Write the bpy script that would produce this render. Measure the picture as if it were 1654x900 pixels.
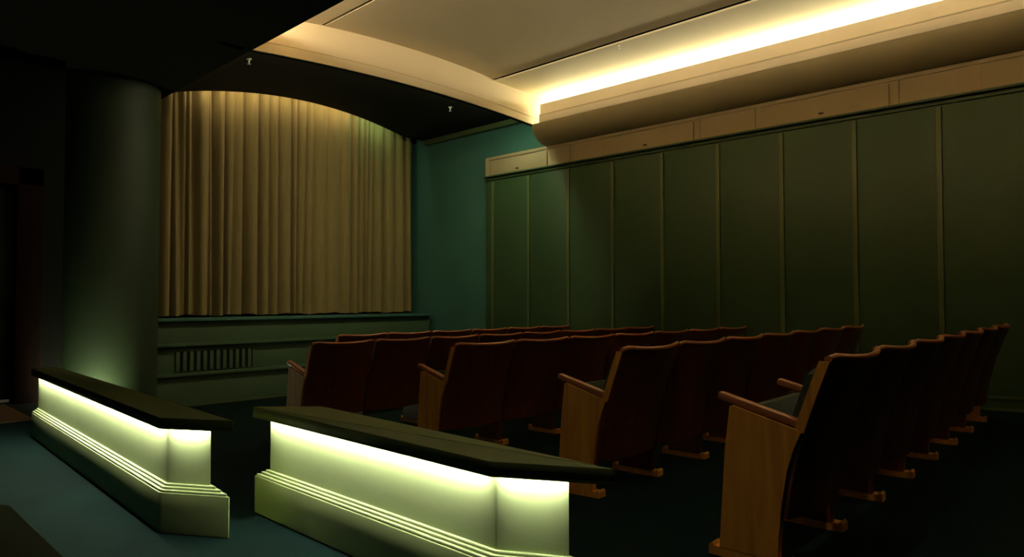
import bpy, bmesh, math, random
from mathutils import Vector, Matrix
random.seed(7)
for o in list(bpy.data.objects):
    bpy.data.objects.remove(o, do_unlink=True)
scene = bpy.context.scene
COL = scene.collection
EYE = 1.0                                    # eye height above the corridor floor

# ------------------------------------------------------------------ camera
cam = bpy.data.cameras.new('camera')
cam.sensor_width = 36.0
cam.lens = 36.0 * 1120.0 / 1654.0
cam.clip_start = 0.05
cam_o = bpy.data.objects.new('camera', cam)
COL.objects.link(cam_o)
cam_o.location = (0, 0, EYE)
cam_o.rotation_euler = (math.radians(90 + 1.637), 0, math.radians(-46.043))
scene.camera = cam_o

# ------------------------------------------------------------------ world, exposure
w = bpy.data.worlds.new('world')
scene.world = w
w.use_nodes = True
w.node_tree.nodes['Background'].inputs['Color'].default_value = (0.35, 0.45, 0.4, 1)
w.node_tree.nodes['Background'].inputs['Strength'].default_value = 0.0
vs = scene.view_settings
vs.view_transform = 'Standard'
vs.look = 'None'
vs.exposure = 0.0
vs.gamma = 1.0
vs.use_curve_mapping = False

# light levels (strength of the glowing tubes)
L_TROUGH_R = 62.0
L_TROUGH_L = 86.0
L_COUNTER = 115.0
L_CURTAIN = 68.0
L_HEADER = 40.0
L_DOWN = 240.0
L_DOWN2 = 90.0
L_FLOOR = 650.0

# ------------------------------------------------------------------ materials
def new_mat(name):
    m = bpy.data.materials.new(name)
    m.use_nodes = True
    nt = m.node_tree
    b = nt.nodes['Principled BSDF']
    return m, nt, b

def paint(name, col, rough=0.6, var=0.08, scale=6.0, bump=0.02, spec=0.4):
    m, nt, b = new_mat(name)
    tc = nt.nodes.new('ShaderNodeTexCoord')
    n = nt.nodes.new('ShaderNodeTexNoise')
    n.inputs['Scale'].default_value = scale
    n.inputs['Detail'].default_value = 5
    nt.links.new(tc.outputs['Object'], n.inputs['Vector'])
    r = nt.nodes.new('ShaderNodeValToRGB')
    r.color_ramp.elements[0].position = 0.3
    r.color_ramp.elements[1].position = 0.7
    r.color_ramp.elements[0].color = tuple(c * (1 - var) for c in col) + (1,)
    r.color_ramp.elements[1].color = tuple(min(1, c * (1 + var)) for c in col) + (1,)
    nt.links.new(n.outputs['Fac'], r.inputs['Fac'])
    nt.links.new(r.outputs['Color'], b.inputs['Base Color'])
    b.inputs['Roughness'].default_value = rough
    b.inputs['Specular IOR Level'].default_value = spec
    if bump:
        n2 = nt.nodes.new('ShaderNodeTexNoise')
        n2.inputs['Scale'].default_value = 140
        nt.links.new(tc.outputs['Object'], n2.inputs['Vector'])
        bp = nt.nodes.new('ShaderNodeBump')
        bp.inputs['Strength'].default_value = bump
        bp.inputs['Distance'].default_value = 0.01
        nt.links.new(n2.outputs['Fac'], bp.inputs['Height'])
        nt.links.new(bp.outputs['Normal'], b.inputs['Normal'])
    return m

def wood(name, c1, c2, rough=0.35, scale=(14, 14, 1.2), spec=0.5):
    m, nt, b = new_mat(name)
    tc = nt.nodes.new('ShaderNodeTexCoord')
    oi = nt.nodes.new('ShaderNodeObjectInfo')
    mp = nt.nodes.new('ShaderNodeMapping')
    mp.inputs['Scale'].default_value = scale
    mul = nt.nodes.new('ShaderNodeMath'); mul.operation = 'MULTIPLY'
    mul.inputs[1].default_value = 20.0
    nt.links.new(oi.outputs['Random'], mul.inputs[0])
    cmb = nt.nodes.new('ShaderNodeCombineXYZ')
    nt.links.new(mul.outputs[0], cmb.inputs[0])
    nt.links.new(cmb.outputs[0], mp.inputs['Location'])
    nt.links.new(tc.outputs['Object'], mp.inputs['Vector'])
    n = nt.nodes.new('ShaderNodeTexNoise')
    n.inputs['Scale'].default_value = 2.2
    n.inputs['Detail'].default_value = 8
    n.inputs['Distortion'].default_value = 0.8
    nt.links.new(mp.outputs[0], n.inputs['Vector'])
    r = nt.nodes.new('ShaderNodeValToRGB')
    r.color_ramp.elements[0].position = 0.32
    r.color_ramp.elements[1].position = 0.68
    r.color_ramp.elements[0].color = tuple(c1) + (1,)
    r.color_ramp.elements[1].color = tuple(c2) + (1,)
    nt.links.new(n.outputs['Fac'], r.inputs['Fac'])
    nt.links.new(r.outputs['Color'], b.inputs['Base Color'])
    b.inputs['Roughness'].default_value = rough
    b.inputs['Specular IOR Level'].default_value = spec
    return m

def carpet_mat(name, c1, c2):
    m, nt, b = new_mat(name)
    tc = nt.nodes.new('ShaderNodeTexCoord')
    n1 = nt.nodes.new('ShaderNodeTexNoise'); n1.inputs['Scale'].default_value = 3.2; n1.inputs['Detail'].default_value = 6
    n2 = nt.nodes.new('ShaderNodeTexNoise'); n2.inputs['Scale'].default_value = 220
    mx = nt.nodes.new('ShaderNodeMath'); mx.operation = 'MULTIPLY_ADD'
    mx.inputs[1].default_value = 0.35
    for n in (n1, n2):
        nt.links.new(tc.outputs['Object'], n.inputs['Vector'])
    nt.links.new(n2.outputs['Fac'], mx.inputs[0])
    sc = nt.nodes.new('ShaderNodeMath'); sc.operation = 'MULTIPLY'; sc.inputs[1].default_value = 0.65
    nt.links.new(n1.outputs['Fac'], sc.inputs[0])
    nt.links.new(sc.outputs[0], mx.inputs[2])
    r = nt.nodes.new('ShaderNodeValToRGB')
    r.color_ramp.elements[0].position = 0.38
    r.color_ramp.elements[1].position = 0.62
    r.color_ramp.elements[0].color = tuple(c1) + (1,)
    r.color_ramp.elements[1].color = tuple(c2) + (1,)
    nt.links.new(mx.outputs[0], r.inputs['Fac'])
    nt.links.new(r.outputs['Color'], b.inputs['Base Color'])
    bp = nt.nodes.new('ShaderNodeBump'); bp.inputs['Strength'].default_value = 0.5; bp.inputs['Distance'].default_value = 0.01
    nt.links.new(n2.outputs['Fac'], bp.inputs['Height'])
    nt.links.new(bp.outputs['Normal'], b.inputs['Normal'])
    b.inputs['Roughness'].default_value = 1.0
    b.inputs['Specular IOR Level'].default_value = 0.1
    return m

def fabric(name, c1, c2, stretch=(40, 40, 3), rough=0.9):
    m = wood(name, c1, c2, rough, stretch, 0.15)
    m.node_tree.nodes['Principled BSDF'].inputs['Sheen Weight'].default_value = 0.15
    return m

def glow(name, col, strength):
    m = bpy.data.materials.new(name)
    m.use_nodes = True
    nt = m.node_tree
    nt.nodes.clear()
    e = nt.nodes.new('ShaderNodeEmission')
    e.inputs['Color'].default_value = tuple(col) + (1,)
    e.inputs['Strength'].default_value = strength
    out = nt.nodes.new('ShaderNodeOutputMaterial')
    nt.links.new(e.outputs[0], out.inputs['Surface'])
    return m

M = dict(
    carpet=carpet_mat('teal_carpet', (0.0014, 0.0085, 0.0078), (0.0028, 0.0138, 0.012)),
    wood_floor=wood('brown_wood_floor', (0.10, 0.055, 0.025), (0.16, 0.09, 0.045), 0.4, (2, 16, 16)),
    green=paint('dark_green_wall_paint', (0.033, 0.070, 0.027), 0.5, 0.06, 2.0),
    batten=paint('olive_batten_paint', (0.085, 0.115, 0.045), 0.4, 0.05, 4.0),
    teal=paint('teal_wall_paint', (0.050, 0.150, 0.118), 0.6, 0.05, 2.0),
    stage=paint('stage_green_paint', (0.075, 0.13, 0.07), 0.5, 0.06, 3.0),
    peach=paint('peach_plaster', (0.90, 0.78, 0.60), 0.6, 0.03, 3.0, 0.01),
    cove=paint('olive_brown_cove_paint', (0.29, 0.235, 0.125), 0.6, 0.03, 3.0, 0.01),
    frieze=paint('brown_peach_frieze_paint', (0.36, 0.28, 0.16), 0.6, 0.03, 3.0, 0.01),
    cream=paint('cream_plaster', (0.70, 0.60, 0.42), 0.7, 0.03, 2.0, 0.01),
    ivory=paint('ivory_plaster', (0.88, 0.80, 0.58), 0.7, 0.02, 2.0, 0.01),
    black=paint('black_ceiling_paint', (0.010, 0.011, 0.007), 0.9, 0.1, 3.0, 0.02, 0.2),
    dark=paint('dark_wall_paint', (0.006, 0.008, 0.006), 0.8, 0.1, 2.0, 0.02, 0.2),
    column=paint('green_column_paint', (0.026, 0.044, 0.020), 0.6, 0.05, 2.0),
    counter=paint('cream_olive_counter_paint', (0.54, 0.61, 0.30), 0.45, 0.04, 5.0, 0.01),
    counter_base=paint('shaded_counter_base_paint', (0.36, 0.41, 0.17), 0.55, 0.04, 5.0, 0.01),  # counter paint darkened, shade on the base put into the colour
    cap=paint('olive_counter_top', (0.085, 0.098, 0.026), 0.5, 0.06, 5.0, 0.01),
    redwood=wood('dark_red_wood', (0.010, 0.0025, 0.0015), (0.018, 0.005, 0.003), 0.7, (14, 14, 1.2), 0.1),
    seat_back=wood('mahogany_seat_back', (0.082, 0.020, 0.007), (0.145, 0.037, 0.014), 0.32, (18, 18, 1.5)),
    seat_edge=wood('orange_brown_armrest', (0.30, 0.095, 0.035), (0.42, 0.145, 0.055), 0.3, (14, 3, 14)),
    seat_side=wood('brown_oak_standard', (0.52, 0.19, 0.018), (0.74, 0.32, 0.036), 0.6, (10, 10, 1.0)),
    pad=fabric('dark_green_velvet', (0.030, 0.042, 0.022), (0.05, 0.066, 0.034), (25, 25, 25)),
    curtain=fabric('olive_gold_curtain_cloth', (0.22, 0.165, 0.062), (0.31, 0.235, 0.095), (60, 60, 1.0)),
    metal=paint('white_metal', (0.75, 0.77, 0.74), 0.3, 0.03, 8, 0),
    darkmetal=paint('dark_metal', (0.03, 0.03, 0.028), 0.4, 0.05, 8, 0),
    bench=paint('black_bench_leather', (0.005, 0.0045, 0.0028), 0.75, 0.15, 12, 0.05, 0.15),
    g_trough=glow('warm_trough_light', (1.0, 0.86, 0.50), L_TROUGH_R),
    g_trough2=glow('warm_trough_light_dim', (1.0, 0.80, 0.50), L_TROUGH_L),
    g_counter=glow('counter_tube_light', (0.95, 1.0, 0.80), L_COUNTER),
    g_header=glow('header_light_warm', (1.0, 0.80, 0.45), L_HEADER),
    g_header2=glow('header_light_green', (0.62, 1.0, 0.55), L_HEADER * 0.7),
    g_down=glow('downlight_glow', (1.0, 0.90, 0.62), L_DOWN),
    g_down2=glow('downlight_glow_dim', (1.0, 0.90, 0.62), L_DOWN2),
    g_floor=glow('floor_lamp_glow', (0.95, 1.0, 0.6), L_FLOOR),
    g_curtain=glow('curtain_tube_light', (1.0, 0.83, 0.50), L_CURTAIN),
    g_curtain2=glow('curtain_tube_light_green', (0.75, 1.0, 0.62), L_CURTAIN),
)

# ------------------------------------------------------------------ helpers
def finish(bm, angle=24):
    bmesh.ops.recalc_face_normals(bm, faces=bm.faces)
    me = bpy.data.meshes.new('mesh')
    bm.to_mesh(me)
    bm.free()
    if angle:
        me.polygons.foreach_set('use_smooth', [True] * len(me.polygons))
        me.set_sharp_from_angle(angle=math.radians(angle))
    return me

def obj(name, me, mat, parent=None, loc=None):
    if isinstance(me, bmesh.types.BMesh):
        me = finish(me)
    if mat is not None and not me.materials:
        me.materials.append(M[mat] if isinstance(mat, str) else mat)
    o = bpy.data.objects.new(name, me)
    COL.objects.link(o)
    if parent is not None:
        o.parent = parent
    if loc is not None:
        o.location = loc
    return o

def tag(o, label=None, cat=None, group=None, kind=None):
    if label: o['label'] = label
    if cat: o['category'] = cat
    if group: o['group'] = group
    if kind: o['kind'] = kind
    return o

def empty(name, loc, rz=0.0):
    o = bpy.data.objects.new(name, None)
    o.empty_display_size = 0.1
    COL.objects.link(o)
    o.location = loc
    o.rotation_euler = (0, 0, rz)
    return o

def add_box(bm, lo, hi, bevel=0.0):
    r = bmesh.ops.create_cube(bm, size=1.0)
    vs_ = r['verts']
    for v in vs_:
        v.co = Vector(((lo[i] + hi[i]) / 2 + v.co[i] * (hi[i] - lo[i])) for i in range(3))
    if bevel:
        es = list({e for v in vs_ for e in v.link_edges})
        bmesh.ops.bevel(bm, geom=es, offset=bevel, segments=2, affect='EDGES', profile=0.6)

def box(lo, hi, bevel=0.0):
    bm = bmesh.new()
    add_box(bm, lo, hi, bevel)
    return bm

def prism(bm, pts, axis, a, b):
    """Polygon pts (2-D) extruded along axis from a to b."""
    def mk(p, t):
        if axis == 'x': return (t, p[0], p[1])
        if axis == 'y': return (p[0], t, p[1])
        return (p[0], p[1], t)
    v0 = [bm.verts.new(mk(p, a)) for p in pts]
    v1 = [bm.verts.new(mk(p, b)) for p in pts]
    n = len(pts)
    for i in range(n):
        bm.faces.new((v0[i], v0[(i + 1) % n], v1[(i + 1) % n], v1[i]))
    bm.faces.new(list(reversed(v0)))
    bm.faces.new(v1)

def strip_prism(bm, low, up, axis, a, b):
    """Band between two polylines (same count) extruded from a to b as one closed skin."""
    def mk(p, t):
        return (p[0], t, p[1]) if axis == 'y' else (t, p[0], p[1])
    L0 = [bm.verts.new(mk(p, a)) for p in low]; L1 = [bm.verts.new(mk(p, b)) for p in low]
    U0 = [bm.verts.new(mk(p, a)) for p in up]; U1 = [bm.verts.new(mk(p, b)) for p in up]
    n = len(low)
    for i in range(n - 1):
        bm.faces.new((L0[i], L1[i], L1[i + 1], L0[i + 1]))
        bm.faces.new((U0[i], U0[i + 1], U1[i + 1], U1[i]))
        bm.faces.new((L0[i], L0[i + 1], U0[i + 1], U0[i]))
        bm.faces.new((L1[i], U1[i], U1[i + 1], L1[i + 1]))
    bm.faces.new((L0[0], U0[0], U1[0], L1[0]))
    bm.faces.new((L0[-1], L1[-1], U1[-1], U0[-1]))

def tube(bm, p, q, r, seg=10):
    p, q = Vector(p), Vector(q)
    d = q - p
    rot = d.to_track_quat('Z', 'Y').to_matrix().to_4x4()
    bmesh.ops.create_cone(bm, cap_ends=True, segments=seg, radius1=r, radius2=r, depth=d.length,
                          matrix=Matrix.Translation((p + q) / 2) @ rot)

def lathe(bm, prof, seg=16):
    rings = []
    for r, z in prof:
        rings.append([bm.verts.new((r * math.cos(2 * math.pi * k / seg), r * math.sin(2 * math.pi * k / seg), z)) for k in range(seg)])
    for a, b in zip(rings, rings[1:]):
        for k in range(seg):
            bm.faces.new((a[k], a[(k + 1) % seg], b[(k + 1) % seg], b[k]))
    bm.faces.new(list(reversed(rings[0])))
    bm.faces.new(rings[-1])

def struct(name, bm, mat, parent=None, label=None):
    o = obj(name, bm, mat, parent)
    if parent is None:
        o['kind'] = 'structure'
    if label: o['label'] = label
    return o

def lerp_table(tab, x):
    if x <= tab[0][0]: 
        (a, za), (b, zb) = tab[0], tab[1]
    elif x >= tab[-1][0]:
        (a, za), (b, zb) = tab[-2], tab[-1]
    else:
        for (a, za), (b, zb) in zip(tab, tab[1:]):
            if a <= x <= b: break
    return za + (zb - za) * (x - a) / (b - a)

# ------------------------------------------------------------------ dimensions
XW = 7.30          # panelled wall
XB = 7.40          # teal side wall of the stage end
YF = 6.35          # fascia at the end of the lit ceiling
YS = 8.95          # stage front
YC = 9.40          # curtain
XL, YB = -2.2, -2.6
FLOOR = [(-2.6, 0.06), (0.3, 0.045), (1.1, 0.030), (2.3, -0.020), (3.7, -0.073), (5.0, -0.110), (6.2, -0.133), (7.2, -0.20), (8.95, -0.36), (10.0, -0.36)]
def floor_z(y): return lerp_table(FLOOR, y)
def soffit_z(x):                       # dark arched ceiling of the stage end
    d = abs(x - 5.17)
    z = 3.880 - 0.075 * d * d
    if x > 5.17: return max(z, 3.655)
    if d > 1.80: z -= 0.75 * (d - 1.80) ** 1.6
    return max(z, 3.381)
def vault_z(x):                        # pale vault over the seats
    if x > 6.25: return 3.8346 - 0.035 * (x - 6.25)
    return 3.885 - 0.035 * (x - 5.05) ** 2
def fascia_z(x):                       # lower edge of the pale fascia
    return 3.462 - 0.0225 * (x - 5.0) ** 2 if True else 0

# ------------------------------------------------------------------ floor
def floor_grid(x0, x1, y0, y1, n=24, m=8):
    bm = bmesh.new()
    ys = sorted(set([y0 + (y1 - y0) * i / n for i in range(n + 1)]))
    rows = []
    for y in ys:
        rows.append([bm.verts.new((x0 + (x1 - x0) * j / m, y, floor_z(y))) for j in range(m + 1)])
    for a, b in zip(rows, rows[1:]):
        for j in range(m):
            bm.faces.new((a[j], a[j + 1], b[j + 1], b[j]))
    return bm
bm = floor_grid(1.80, XB, YB, 3.08)
me2 = finish(floor_grid(1.40, XB, 3.08, 9.9))
bm.from_mesh(me2)
bpy.data.meshes.remove(me2)
# solid underside
geo = bmesh.ops.extrude_face_region(bm, geom=list(bm.faces))
for v in [g for g in geo['geom'] if isinstance(g, bmesh.types.BMVert)]:
    v.co.z = -0.6
struct('floor', bm, 'carpet', label='dark teal carpeted floor sloping down under the seats')
bm = bmesh.new()
prism(bm, [(XL, YB), (1.80, YB), (1.80, 3.08), (1.40, 3.08), (1.40, 8.0), (XL, 8.0)], 'z', -0.6, 0.0)
struct('floor_corridor', bm, 'carpet', label='level teal carpet of the corridor in front of the glowing counters')
struct('trim_1', box((XL, 6.80, 0.0), (1.40, 8.0, 0.008)), 'wood_floor', label='brown wooden floor strip in front of the dark door')

# ------------------------------------------------------------------ outer walls
struct('wall_back', box((XL - 0.2, YB - 0.2, -0.6), (XW + 0.4, YB, 4.2)), 'dark')
struct('wall_left', box((XL - 0.2, YB, -0.6), (XL, 9.9, 4.2)), 'dark')
struct('wall_far', box((XL - 0.2, 9.75, -0.6), (XB + 0.3, 9.95, 4.2)), 'dark')
struct('wall_corridor_end', box((XL, 8.0, -0.6), (1.86, 8.12, 3.38)), 'dark')
# the dark door with its frame, at the far end of the corridor
d = empty('door_1', (0.93, 8.0, 0.0)); tag(d, 'black door in a dark red wooden frame behind the left counter', kind='structure')
obj('door_leaf', box((-0.48, -0.035, 0.02), (0.52, 0.0, 2.05), 0.004), 'dark', d)
obj('door_light_strip', box((-0.46, -0.042, 0.025), (0.505, -0.035, 0.05)), 'metal', d)  # pale strip coloured as the line of light under the door
obj('door_frame', box((0.53, -0.09, 0.0), (0.74, 0.0, 2.25), 0.006), 'redwood', d)
obj('door_frame', box((-0.70, -0.09, 0.0), (-0.49, 0.0, 2.25), 0.006), 'redwood', d)
obj('door_head', box((-0.70, -0.09, 2.08), (0.74, 0.0, 2.25), 0.006), 'redwood', d)

# ------------------------------------------------------------------ panelled wall on the right
wr = struct('wall_right', box((XW, YB, -0.6), (XB, 7.59, 3.14)), 'green', label='dark green panelled wall beside the seats')
struct('wall_right_backing', box((XB, YB, -0.6), (XB + 0.2, 6.0, 4.2)), 'dark')
struct('wall_right_stage', box((XB, 6.0, -0.6), (XB + 0.2, 9.9, 4.2)), 'teal', label='flat teal wall between the panelling and the curtain')
RAIL_Z = 2.845
bat = [7.43 - 0.732 * i for i in range(14)]
edges = [7.565] + bat
pm = {}
for i in range(len(edges) - 1):
    y1, y0 = edges[i] - 0.026, edges[i + 1] + 0.026
    if y0 < YB + 0.05: break
    obj('panel', box((XW - 0.010, y0, 0.02 if y0 > 0 else 0.06), (XW, y1, RAIL_Z - 0.075), 0.003), 'green', wr)
bm_b = finish(box((-0.024, -0.023, 0.02), (0.0, 0.023, RAIL_Z - 0.085), 0.006))
for y in bat:
    if y < YB + 0.05: break
    obj('batten', bm_b, 'batten', wr, (XW, y, 0))
obj('rail', box((XW - 0.055, YB, RAIL_Z - 0.022), (XW, 7.60, RAIL_Z), 0.006), 'green', wr)
obj('rail_moulding', box((XW - 0.022, YB, RAIL_Z - 0.065), (XW, 7.595, RAIL_Z - 0.035), 0.005), 'green', wr)
# pale frieze above the rail
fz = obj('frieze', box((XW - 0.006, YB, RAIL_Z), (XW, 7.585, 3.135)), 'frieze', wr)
obj('frieze_stile', box((XW - 0.02, 7.50, RAIL_Z), (XW - 0.006, 7.585, 3.12), 0.003), 'frieze', wr)
obj('frieze_rail', box((XW - 0.02, YB, 3.085), (XW - 0.006, 7.50, 3.125), 0.003), 'frieze', wr)
hat = [(6.34, 7.47), (4.07, 5.38), (1.985, 3.245), (-0.10, 1.175), (-2.2, -0.9)]
for (a, b) in hat:
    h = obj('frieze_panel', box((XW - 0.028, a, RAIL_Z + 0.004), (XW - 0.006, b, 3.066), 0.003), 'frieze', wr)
    obj('latch', box((XW - 0.045, (a + b) / 2 - 0.022, RAIL_Z + 0.04), (XW - 0.028, (a + b) / 2 + 0.022, RAIL_Z + 0.056), 0.003), 'darkmetal', h)
for y in (5.95, 4.00, 3.33, 1.91, 1.25):
    obj('frieze_stile', box((XW - 0.016, y - 0.012, RAIL_Z), (XW - 0.006, y + 0.012, 3.085), 0.003), 'frieze', wr)
# baseboard following the sloping floor
def sloped_strip(x0, x1, h0, h1, y0, y1, n=20):
    bm = bmesh.new()
    ys = [y0 + (y1 - y0) * i / n for i in range(n + 1)]
    for xa in (0,):
        ring = []
        for y in ys:
            z = floor_z(y)
            ring.append([bm.verts.new((x0, y, z + h0)), bm.verts.new((x1, y, z + h0)), bm.verts.new((x1, y, z + h1)), bm.verts.new((x0, y, z + h1))])
        for a, b in zip(ring, ring[1:]):
            for k in range(4):
                bm.faces.new((a[k], a[(k + 1) % 4], b[(k + 1) % 4], b[k]))
        bm.faces.new(ring[0]); bm.faces.new(ring[-1])
    return bm
bb = struct('baseboard_right', sloped_strip(XW - 0.02, XW - 0.01, 0.0, 0.12, YB, 7.58), 'green')
obj('baseboard_bead', sloped_strip(XW - 0.04, XW - 0.02, 0.105, 0.125, YB, 7.58), 'batten', bb)
obj('baseboard_shoe', sloped_strip(XW - 0.045, XW - 0.02, 0.0, 0.02, YB, 7.58), 'batten', bb)

# ------------------------------------------------------------------ ceiling
XC0, XC1 = 3.01, 7.00
ZC = 3.38
struct('ceiling_corridor', box((XL, YB, ZC), (XC0, 9.75, ZC + 0.06)), 'black', label='flat black ceiling over the corridor')
# pale vault in three strips with dark slots between them
def vault_strip(x0, x1, n=64, th=0.02, y0=YB, y1=YF, drop=0.0):
    bm = bmesh.new()
    xs = [x0 + (x1 - x0) * i / n for i in range(n + 1)]
    strip_prism(bm, [(x, vault_z(x) - drop) for x in xs], [(x, vault_z(x) + th - drop) for x in xs], 'y', y0, y1)
    return bm
struct('ceiling', vault_strip(3.775, 6.235), 'cream', label='pale plaster vault over the seats')
struct('ceiling_strip_left', vault_strip(2.70, 3.738), 'cream')
struct('ceiling_strip_right', vault_strip(6.275, 7.40, drop=0.018), 'ivory')
bm = bmesh.new()
for a in (3.70, 6.22):
    prism(bm, [(a, vault_z(a) + 0.045), (a + 0.1, vault_z(a + 0.1) + 0.045), (a + 0.1, vault_z(a + 0.1) + 0.065), (a, vault_z(a) + 0.065)], 'y', YB, YF)
struct('ceiling_slot_backing', bm, 'black')
# fascia closing the vault towards the stage
def fascia_low(x):
    t = (x - XC0) / (XC1 - XC0)
    return ZC + 0.085 * 4 * t * (1 - t) * 0.95 if 0 <= t <= 1 else ZC
n = 40
xs = [2.70 + (7.40 - 2.70) * i / n for i in range(n + 1)]
bm = bmesh.new()
strip_prism(bm, [(x, fascia_low(x)) for x in xs], [(x, vault_z(x) + 0.06) for x in xs], 'y', YF, YF + 0.02)
struct('trim_2', bm, 'cream', label='pale curved fascia at the stage end of the lit ceiling')
bm = bmesh.new()
strip_prism(bm, [(x, fascia_low(x) + 0.10) for x in xs], [(x, fascia_low(x) + 0.108) for x in xs], 'y', YF - 0.006, YF)
o = obj('fascia_bead', bm, 'cream', bpy.data.objects['trim_2'])
bm = bmesh.new()
strip_prism(bm, [(x, fascia_low(x)) for x in xs], [(x, 4.15) for x in xs], 'y', YF + 0.02, YF + 0.075)
struct('trim_3', bm, 'black', label='black beam behind the pale fascia')
# dark arched soffit between beam and curtain
n = 48
xs = [3.02 + (XB - 3.02) * i / n for i in range(n + 1)]
bm = bmesh.new()
strip_prism(bm, [(x, max(soffit_z(x), ZC + 0.0)) for x in xs], [(x, max(soffit_z(x), ZC) + 0.05) for x in xs], 'y', YF + 0.075, 9.15)
struct('ceiling_stage', bm, 'black', label='black arched ceiling in front of the curtain')
struct('ceiling_curtain_recess', box((XL, 9.15, 4.20), (XB, 9.75, 4.25)), 'black')
bm = bmesh.new()
strip_prism(bm, [(x, max(soffit_z(x), ZC)) for x in xs], [(x, 4.20) for x in xs], 'y', 9.13, 9.15)
struct('trim_9', bm, 'black', label='black arched header in front of the curtain')
# olive cornice box along the top of the teal wall
struct('trim_4', box((XB - 0.09, 6.43, 3.575), (XB, 9.12, 3.652), 0.004), 'batten', label='olive moulding along the top of the teal wall')
# cornice with light trough on the right
cr = struct('trim_5', box((XC1, YB, ZC), (XC1 + 0.03, YF - 0.13, 3.635)), 'peach', label='peach cornice upstand on the panelled-wall side hiding a light trough')
obj('cornice_lip', box((XC1 - 0.022, YB, ZC), (XC1, YF - 0.13, 3.475), 0.004), 'peach', cr)
obj('cornice_bead', box((XC1 - 0.025, YB, 3.475), (XC1, YF - 0.13, 3.49), 0.004), 'cream', cr)
obj('trough_floor', box((XC1 + 0.03, YB, ZC), (XB, YF, ZC + 0.02)), 'cream', cr)
bm = bmesh.new(); tube(bm, (XC1 + 0.30, YB + 0.2, 3.655), (XC1 + 0.30, YF - 0.04, 3.655), 0.024, 12)
obj('light_tube', bm, 'g_trough', cr)
cl = struct('trim_6', box((XC0 - 0.03, YB, ZC + 0.06), (XC0, YF, 3.615)), 'peach', label='peach cornice upstand on the corridor side')
obj('trough_floor', box((2.70, YB, ZC + 0.06), (XC0 - 0.03, YF, ZC + 0.07)), 'cream', cl)
bm = bmesh.new(); tube(bm, (2.78, YB + 0.2, 3.626), (2.78, YF - 0.06, 3.626), 0.024, 12)
obj('light_tube', bm, 'g_trough2', cl)
struct('trim_7', box((2.64, YB, ZC + 0.06), (2.70, YF, 3.9)), 'cream')
# rounded cove below the cornice
prof = [(XC1 - 0.022, ZC)]
for i in range(13):
    a = math.pi / 2 * i / 12
    prof.append((XW - 0.322 * math.cos(a), ZC - 0.002 - 0.255 * math.sin(a)))
prof += [(XB, ZC - 0.257), (XB, ZC)]
bm = bmesh.new()
prism(bm, prof[1:], 'y', YB, YF)
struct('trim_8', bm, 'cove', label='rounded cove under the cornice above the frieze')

# ------------------------------------------------------------------ round column
bm = bmesh.new()
lathe(bm, [(0.57, -0.36), (0.57, 3.38)], 64)
o = obj('column', bm, 'column', None, (2.37, 8.62, 0)); tag(o, 'thick round dark green column left of the curtain', 'column')

# ------------------------------------------------------------------ stage
st = empty('stage', (5.1, YS, floor_z(YS)))
tag(st, 'green panelled stage front with ledges and a slotted vent below the curtain', 'stage')
zb = floor_z(YS)
def stage_part(name, lo, hi, mat='stage', bev=0.004, parent=st):
    off = Vector(st.location)
    bm = box([lo[i] - off[i] for i in range(3)], [hi[i] - off[i] for i in range(3)], bev)
    return obj(name, bm, mat, parent)
SX0, SX1 = 2.75, 7.31
stage_part('deck', (SX0, YS - 0.07, 0.715), (SX1 + 0.02, 9.74, 0.745), 'teal')
stage_part('upper_board', (SX0, YS, 0.44), (SX1, 9.7, 0.715))
stage_part('ledge', (SX0, YS - 0.06, 0.405), (SX1, YS + 0.1, 0.44))
stage_part('middle_board', (SX0, YS + 0.02, 0.07), (SX1, 9.7, 0.405))
stage_part('ledge', (SX0, YS - 0.06, 0.035), (SX1, YS + 0.1, 0.07))
stage_part('lower_board', (SX0, YS, zb), (SX1, 9.7, 0.035))
stage_part('plinth', (SX0, YS - 0.02, zb), (SX1, YS, zb + 0.03), 'batten')
stage_part('side_moulding', (SX1 - 0.03, YS - 0.015, 0.44), (SX1, YS, 0.70), 'batten')
v = stage_part('vent', (3.30, YS + 0.010, 0.09), (4.29, YS + 0.0195, 0.335), 'black', 0.0)
for i in range(12):
    x = 3.325 + 0.0835 * i
    stage_part('vent_slat', (x - 0.023, YS - 0.002, 0.09), (x + 0.023, YS + 0.010, 0.335), 'stage', 0.003)

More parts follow.
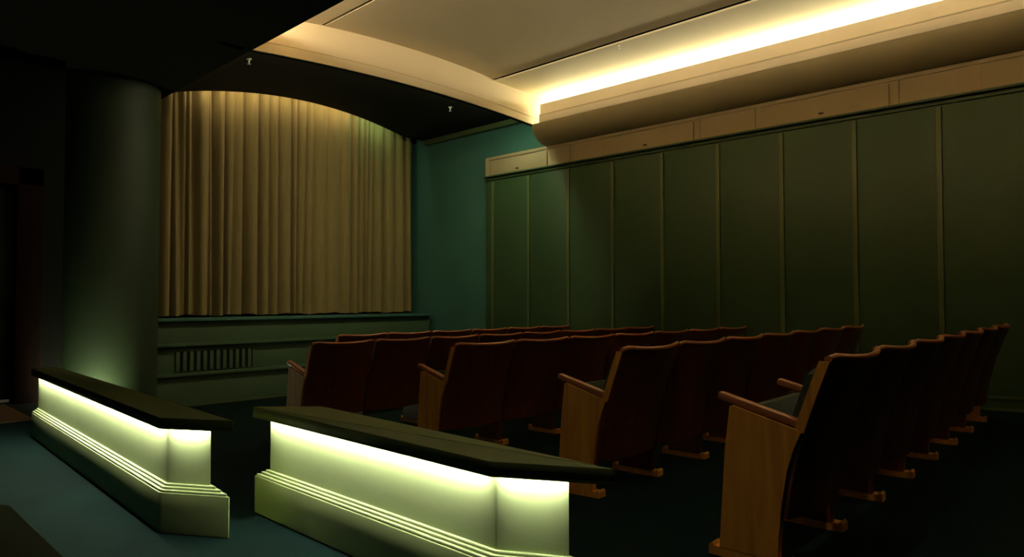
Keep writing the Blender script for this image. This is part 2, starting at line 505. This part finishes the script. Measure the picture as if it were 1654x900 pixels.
# ------------------------------------------------------------------ curtain
def curtain():
    bm = bmesh.new()
    x0, x1 = 2.98, 7.30
    nx, nz = 760, 22
    rnd = random.Random(3)
    # irregular pleats: list of fold centres with width, depth and how they drift down
    folds = []
    x = x0
    while x < x1:
        wdt = rnd.uniform(0.07, 0.23)
        folds.append((x + wdt / 2, wdt, rnd.choice((0.035, 0.055, 0.075, 0.11)), rnd.uniform(-0.035, 0.035), rnd.uniform(0.01, 0.03)))
        x += wdt
    def depth(x, t):                       # t = 0 top .. 1 hem
        y = 0.0
        for k in range(len(folds)):
            c0 = folds[k][0] - folds[k][1] / 2 + folds[k][3] * t
            c1 = folds[k + 1][0] - folds[k + 1][1] / 2 + folds[k + 1][3] * t if k + 1 < len(folds) else x1 + 0.2
            if c0 <= x < c1:
                u = (x - c0) / (c1 - c0) * 2 - 1
                nxt = folds[k + 1][2] if k + 1 < len(folds) else folds[k][2]
                crease = folds[k][2] * (1 - u) / 2 + nxt * (1 + u) / 2
                y += crease * (0.45 + 0.75 * t) * abs(u) ** 2.6 - folds[k][4] * (1 - u * u)
                break
        y -= 0.03 * math.sin(x * 5.3 + 1.1 + t * 0.8) * (0.4 + 0.6 * t)
        y -= 0.02 * math.sin(x * 11.7 + 0.4 - t * 1.1) * t
        # the two deep folds beside the column
        for c in (3.47, 3.66, 3.93):
            u = (x - c - 0.05 * t) / 0.045
            if abs(u) < 3: y += 0.11 * math.exp(-u * u)
        return y
    grid = []
    for i in range(nx + 1):
        x = x0 + (x1 - x0) * i / nx
        top = 4.10
        bot = 0.775 + 0.008 * math.sin(x * 9) + 0.006 * math.sin(x * 23)
        grid.append([bm.verts.new((x - 5.1, depth(x, j / nz), top + (bot - top) * j / nz - 0.775)) for j in range(nz + 1)])
    for a, b in zip(grid, grid[1:]):
        for j in range(nz):
            bm.faces.new((a[j], b[j], b[j + 1], a[j + 1]))
    geo = bmesh.ops.extrude_face_region(bm, geom=list(bm.faces))
    for v_ in [g for g in geo['geom'] if isinstance(g, bmesh.types.BMVert)]:
        v_.co.y += 0.006
    return finish(bm, 60)
c = obj('stage_curtain', curtain(), 'curtain', None, (5.1, YC, 0.775))
tag(c, 'olive gold pleated curtain hanging above the stage', 'curtain')

# light bar that warms the curtain, fixed to the back of the beam
lb = empty('light_bar', (5.2, YF + 0.078, 3.60))
tag(lb, 'lamp bar fixed behind the black beam above the front seats, facing the curtain', 'light')
obj('housing', box((-1.73, 0.0, 0.015), (1.70, 0.11, 0.03), 0.003), 'darkmetal', lb)
obj('tube', box((-1.7, 0.055, -0.005), (0.85, 0.105, 0.015)), 'g_curtain', lb)
obj('tube', box((0.90, 0.055, -0.005), (1.68, 0.105, 0.015)), 'g_curtain2', lb)

hl = empty('header_light', (5.0, 9.165, 3.98))
tag(hl, 'lamp strip hidden behind the arched header at the top of the curtain', 'light')
def header_tube(xa, xb, mat):
    bm = bmesh.new()
    k = 12
    for i in range(k):
        x_a, x_b = xa + (xb - xa) * i / k, xa + (xb - xa) * (i + 1) / k
        tube(bm, (x_a - 5.0, 0.0, soffit_z(x_a) + 0.10 - 3.98), (x_b - 5.0, 0.0, soffit_z(x_b) + 0.10 - 3.98), 0.012, 8)
    obj('tube', bm, mat, hl)
header_tube(3.6, 6.05, 'g_header')
header_tube(6.12, 6.75, 'g_header2')
obj('housing', box((-1.45, -0.014, 0.02), (1.80, -0.010, 0.10)), 'darkmetal', hl)

# can downlights over the aisle between counters and seats
for (yy, lens, lab) in ((1.05, 'g_down', 'black can downlight on the ceiling above the near end of the nearer counter'),
                  (3.55, 'g_down2', 'black can downlight on the ceiling above the gap between the two counters')):
    dl = empty('downlight', (1.60, yy, ZC))
    tag(dl, lab, 'light', 'can downlights over the aisle')
    bm = bmesh.new(); lathe(bm, [(0.105, 0.0), (0.105, -0.15), (0.098, -0.15), (0.098, -0.02), (0.0001, -0.02)], 28)
    obj('can', bm, 'darkmetal', dl)
    bm = bmesh.new(); lathe(bm, [(0.085, -0.022), (0.085, -0.026)], 28)
    obj('lens', bm, lens, dl)
# small floor lamp at the foot of the column
fl = empty('floor_lamp', (2.13, 7.86, floor_z(7.86)))
tag(fl, 'small floor lamp at the foot of the round column behind the left counter', 'light')
bm = bmesh.new(); lathe(bm, [(0.06, 0.0), (0.06, 0.02), (0.045, 0.03), (0.045, 0.10), (0.05, 0.11)], 20)
obj('body', bm, 'darkmetal', fl)
bm = bmesh.new(); lathe(bm, [(0.042, 0.111), (0.042, 0.114)], 20)
obj('lens', bm, 'g_floor', fl)

# ------------------------------------------------------------------ glowing counters
def inset(poly, d):
    n = len(poly)
    out = []
    for i in range(n):
        p0, p1, p2 = (Vector(poly[(i + k) % n]) for k in (-1, 0, 1))
        a = (p1 - p0).normalized(); b = (p2 - p1).normalized()
        na, nb = Vector((-a.y, a.x)), Vector((-b.y, b.x))
        k = (na + nb).normalized()
        out.append(tuple(p1 + k * d / max(0.2, k.dot(na))))
    return out

def counter(poly, label, tubes):
    ox, oy = poly[1]
    P = [(x - ox, y - oy) for x, y in poly]
    root = empty('counter', (ox, oy, 0.0))
    tag(root, label, 'counter', 'low counters lit from under their tops')
    def layer(name, d, z0, z1, mat, bev=0.0, vert=0.0):
        bm = bmesh.new()
        prism(bm, inset(P, d), 'z', z0, z1)
        if vert:
            es = [e for e in bm.edges if abs(e.verts[0].co.z - e.verts[1].co.z) > 1e-4]
            bmesh.ops.bevel(bm, geom=es, offset=vert, segments=4, affect='EDGES', profile=0.5)
        if bev:
            es = [e for e in bm.edges if abs(e.verts[0].co.z - e.verts[1].co.z) < 1e-5]
            bmesh.ops.bevel(bm, geom=es, offset=bev, segments=2, affect='EDGES', profile=0.5)
        return obj(name, bm, mat, root)
    layer('base', 0.0, 0.0, 0.170, 'counter_base', 0.003, 0.014)
    for k in range(3):
        layer('step_moulding', 0.005 + 0.010 * k, 0.170 + 0.011 * k, 0.181 + 0.011 * k, 'counter', 0.0035, 0.010)
    layer('panel', 0.036, 0.203, 0.450, 'counter', 0.0, 0.004)
    layer('top', -0.004, 0.450, 0.490, 'cap', 0.004, 0.004)
    # drip lip under the front of the top
    outer, inner = inset(P, -0.004), inset(P, 0.004)
    bm = bmesh.new()
    n = len(P)
    for i in (0, 1):
        j = (i + 1) % n
        prism(bm, [outer[i], outer[j], inner[j], inner[i]], 'z', 0.441, 0.450)
    obj('lip', bm, 'cap', root)
    face = inset(P, 0.038)
    for (i, s0, s1) in tubes:
        a, b = Vector(face[i]), Vector(face[(i + 1) % n])
        dv = (b - a).normalized(); nrm = Vector((dv.y, -dv.x))
        p, q = a.lerp(b, s0) + nrm * 0.020, a.lerp(b, s1) + nrm * 0.020
        nn = nrm * 0.006
        bm = bmesh.new()
        prism(bm, [tuple(p + nn), tuple(q + nn), tuple(q - nn), tuple(p - nn)], 'z', 0.443, 0.450)
        obj('light_tube', bm, 'g_counter', root)
    return root
# plan outlines run anticlockwise: far front, bend, near end, far back
counter([(1.22, 6.03), (1.105, 3.16), (1.285, 2.87), (1.375, 6.03)],
        'narrow counter behind the left carpet, farther of the two glowing counters',
        [(0, 0.0, 0.99), (1, 0.08, 1.0)])
counter([(1.52, 3.15), (1.53, 1.57), (1.715, 1.24), (1.745, 2.93)],
        'nearer glowing cream counter in front of the seats with an olive top',
        [(0, 0.0, 0.975), (1, 0.08, 1.0)])

# black bench at the bottom left
b = empty('bench', (-0.05, 1.65, 0.0)); tag(b, 'low black bench with rounded corners at the bottom left corner', 'bench')
bm = box((-0.50, -0.85, 0.33), (0.505, 0.86, 0.40))
es = [e for e in bm.edges if abs(e.verts[0].co.z - e.verts[1].co.z) > 1e-4]
bmesh.ops.bevel(bm, geom=es, offset=0.06, segments=6, affect='EDGES', profile=0.5)
es = [e for e in bm.edges if abs(e.verts[0].co.z - e.verts[1].co.z) < 1e-5]
bmesh.ops.bevel(bm, geom=es, offset=0.012, segments=3, affect='EDGES', profile=0.5)
obj('cushion', bm, 'bench', b)
obj('base', box((-0.45, -0.80, 0.0), (0.455, 0.81, 0.33), 0.01), 'bench', b)

# ------------------------------------------------------------------ sprinkler heads
bm = bmesh.new()
lathe(bm, [(0.030, 0.0), (0.030, -0.006), (0.012, -0.012), (0.012, -0.03), (0.006, -0.034), (0.006, -0.055), (0.020, -0.058), (0.020, -0.062)], 14)
spr = finish(bm)
for (x, y, z, lab, m) in ((3.465, 7.40, soffit_z(3.465), 'small white sprinkler head on the black ceiling above the left of the curtain', 'metal'),
                       (6.50, 7.50, soffit_z(6.50), 'small white sprinkler head on the black arched ceiling near the teal wall', 'metal'),
                       (6.33, 4.45, vault_z(6.33), 'small sprinkler head on the pale vault beside its dark slot', 'metal')):
    s_ = bpy.data.objects.new('sprinkler_head', spr.copy()); COL.objects.link(s_)
    s_.data.materials.append(M[m]); s_.location = (x, y, z)
    tag(s_, lab, 'sprinkler', 'ceiling sprinkler heads')

# ------------------------------------------------------------------ cinema seats
def seat_meshes(S):
    H = 0.785
    prof = [(0.785, 0.0), (0.65, 0.050), (0.53, 0.092), (0.40, 0.128), (0.28, 0.152), (0.19, 0.164)]
    def py(z):
        return lerp_table([(a, b_) for a, b_ in reversed(prof)], z)
    out = {}
    # curved plywood back
    def sheet(x0, x1, zb, zt, off, th, bulge, scal, crn, nu=14, nv=10):
        bm = bmesh.new()
        F, B = [], []
        for i in range(nu + 1):
            u = i / nu
            k = 1 - (2 * u - 1) ** 2
            ed = min(u, 1 - u) * (x1 - x0)
            top = zt - scal * k - (crn * (1 - min(1, ed / 0.035)) ** 2)
            f, b_ = [], []
            for j in range(nv + 1):
                z = zb + (top - zb) * j / nv
                y = py(z) - bulge * k + off
                x = x0 + (x1 - x0) * u
                b_.append(bm.verts.new((x, y, z)))
                f.append(bm.verts.new((x, y + th, z)))
            F.append(f); B.append(b_)
        for i in range(nu):
            for j in range(nv):
                bm.faces.new((B[i][j], B[i + 1][j], B[i + 1][j + 1], B[i][j + 1]))
                bm.faces.new((F[i][j], F[i][j + 1], F[i + 1][j + 1], F[i + 1][j]))
            bm.faces.new((B[i][0], F[i][0], F[i + 1][0], B[i + 1][0]))
            bm.faces.new((B[i][nv], B[i + 1][nv], F[i + 1][nv], F[i][nv]))
        for j in range(nv):
            bm.faces.new((B[0][j], B[0][j + 1], F[0][j + 1], F[0][j]))
            bm.faces.new((B[nu][j], F[nu][j], F[nu][j + 1], B[nu][j + 1]))
        return finish(bm, 40)
    g = 0.014
    out['backrest'] = (sheet(g, S - 0.004, 0.185, H - 0.012, 0.0, 0.018, 0.055, 0.016, 0.012), 'seat_back')
    # rounded top lip of the back
    bm = bmesh.new()
    ring = []
    for i in range(17):
        u = i / 16
        k = 1 - (2 * u - 1) ** 2
        ed = min(u, 1 - u) * (S - g - 0.004)
        z = H - 0.012 - 0.016 * k - 0.012 * (1 - min(1, ed / 0.035)) ** 2
        y = py(z) - 0.055 * k + 0.009
        x = g + (S - g - 0.004) * u
        ring.append([bm.verts.new((x, y + 0.0135 * math.cos(a), z + 0.012 * math.sin(a) + 0.002)) for a in [math.pi * 2 * q / 8 for q in range(8)]])
    for a, b_ in zip(ring, ring[1:]):
        for q in range(8):
            bm.faces.new((a[q], a[(q + 1) % 8], b_[(q + 1) % 8], b_[q]))
    bm.faces.new(ring[0]); bm.faces.new(ring[-1])
    out['back_lip'] = (finish(bm, 60), 'seat_edge')
    # pale edge of the plywood on the aisle side
    bm = bmesh.new()
    prism(bm, [(py(z) - 0.001, z) for z in (0.50, 0.56, 0.62, 0.68, 0.74, 0.755)] + [(py(z) + 0.034, z) for z in (0.755, 0.74, 0.68, 0.62, 0.56, 0.50)], 'x', g - 0.010, g)
    out['back_edge'] = (finish(bm, 40), 'seat_side')
    out['back_pad'] = (sheet(0.042, S - 0.012, 0.26, 0.735, 0.0185, 0.05, 0.05, 0.012, 0.03), 'pad')
    # tipped-up seat
    bm = bmesh.new()
    add_box(bm, (0.042, -0.035, 0.0), (S - 0.006, 0.035, 0.36), 0.02)
    bmesh.ops.rotate(bm, verts=bm.verts, cent=(0, 0, 0), matrix=Matrix.Rotation(math.radians(-12), 3, 'X'))
    bmesh.ops.translate(bm, verts=bm.verts, vec=(0, 0.245, 0.215))
    out['seat'] = (finish(bm), 'pad')
    bm = bmesh.new()
    add_box(bm, (0.042, 0.037, 0.01), (S - 0.006, 0.049, 0.35), 0.004)
    bmesh.ops.rotate(bm, verts=bm.verts, cent=(0, 0, 0), matrix=Matrix.Rotation(math.radians(-12), 3, 'X'))
    bmesh.ops.translate(bm, verts=bm.verts, vec=(0, 0.245, 0.215))
    out['seat_board'] = (finish(bm), 'seat_back')
    # standard, foot and armrest
    bm = bmesh.new()
    prism(bm, [(0.195, 0.03), (0.190, 0.12), (0.178, 0.24), (0.158, 0.36), (0.134, 0.44), (0.109, 0.499), (0.118, 0.509),
               (0.360, 0.572), (0.370, 0.567), (0.390, 0.40), (0.415, 0.03)], 'x', 0.0, 0.036)
    out['standard'] = (finish(bm, 30), 'seat_side')
    bm = bmesh.new()
    prism(bm, [(0.150, 0.0), (0.150, 0.036), (0.160, 0.046), (0.170, 0.034), (0.435, 0.034), (0.445, 0.046), (0.458, 0.036), (0.458, 0.0)], 'x', 0.0, 0.058)
    out['foot'] = (finish(bm, 20), 'seat_side')
    bm = bmesh.new()
    add_box(bm, (-0.028, 0.0, -0.014), (0.028, 0.325, 0.014), 0.010)
    for v_ in bm.verts:
        if v_.co.y > 0.30: v_.co.x *= 0.75
        if v_.co.y < 0.06: v_.co.x *= 0.8
    bmesh.ops.rotate(bm, verts=bm.verts, cent=(0, 0, 0), matrix=Matrix.Rotation(math.radians(14.2), 3, 'X'))
    bmesh.ops.translate(bm, verts=bm.verts, vec=(0.028, 0.108, 0.525))
    out['armrest'] = (finish(bm, 40), 'seat_edge')
    for k, (me, mt) in out.items():
        me.materials.append(M[mt])
    return out

ROWS = [  # name, x0, y0, angle, seats, spacing
    ('nearest row', 2.477, 0.859, 1.56, 7, 0.58),
    ('second row from the camera', 2.872, 1.988, 1.86, 7, 0.58),
    ('middle row', 3.044, 3.440, -1.41, 7, 0.58),
    ('second row from the stage', 2.733, 4.712, -1.83, 8, 0.564),
    ('row closest to the stage', 3.700, 5.893, -0.97, 6, 0.58),
]
ORD = ['first', 'second', 'third', 'fourth', 'fifth', 'sixth', 'seventh', 'eighth']
cache = {}
inner = {}
def inner_standard(S, me):  # same standard in darker wood, shade between the seats put into the colour
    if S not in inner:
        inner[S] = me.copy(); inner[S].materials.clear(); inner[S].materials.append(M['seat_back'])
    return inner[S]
for (rn, x0, y0, ang, nseat, S) in ROWS:
    if S not in cache: cache[S] = seat_meshes(S)
    ms = cache[S]
    th = math.radians(ang)
    zf = floor_z(y0 + 0.3)
    for i in range(nseat):
        x, y = x0 - 0.016 + i * S * math.cos(th), y0 + i * S * math.sin(th)
        r = empty('cinema_seat', (x, y, zf), th)
        if i == 0: lab = 'brown cinema seat at the aisle end of the %s' % rn
        elif i == nseat - 1: lab = 'brown wooden cinema seat at the wall end of the %s' % rn
        else: lab = '%s brown wooden cinema seat from the aisle in the %s' % (ORD[i], rn)
        tag(r, lab, 'seat', 'rows of wooden cinema seats')
        for k, (me, mt) in ms.items():
            if k == 'back_edge' and i > 0: continue
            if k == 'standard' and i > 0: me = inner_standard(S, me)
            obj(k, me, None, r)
        if i == nseat - 1:
            for k in ('standard', 'foot', 'armrest'):
                obj(k, ms[k][0], None, r, (S, 0, 0))
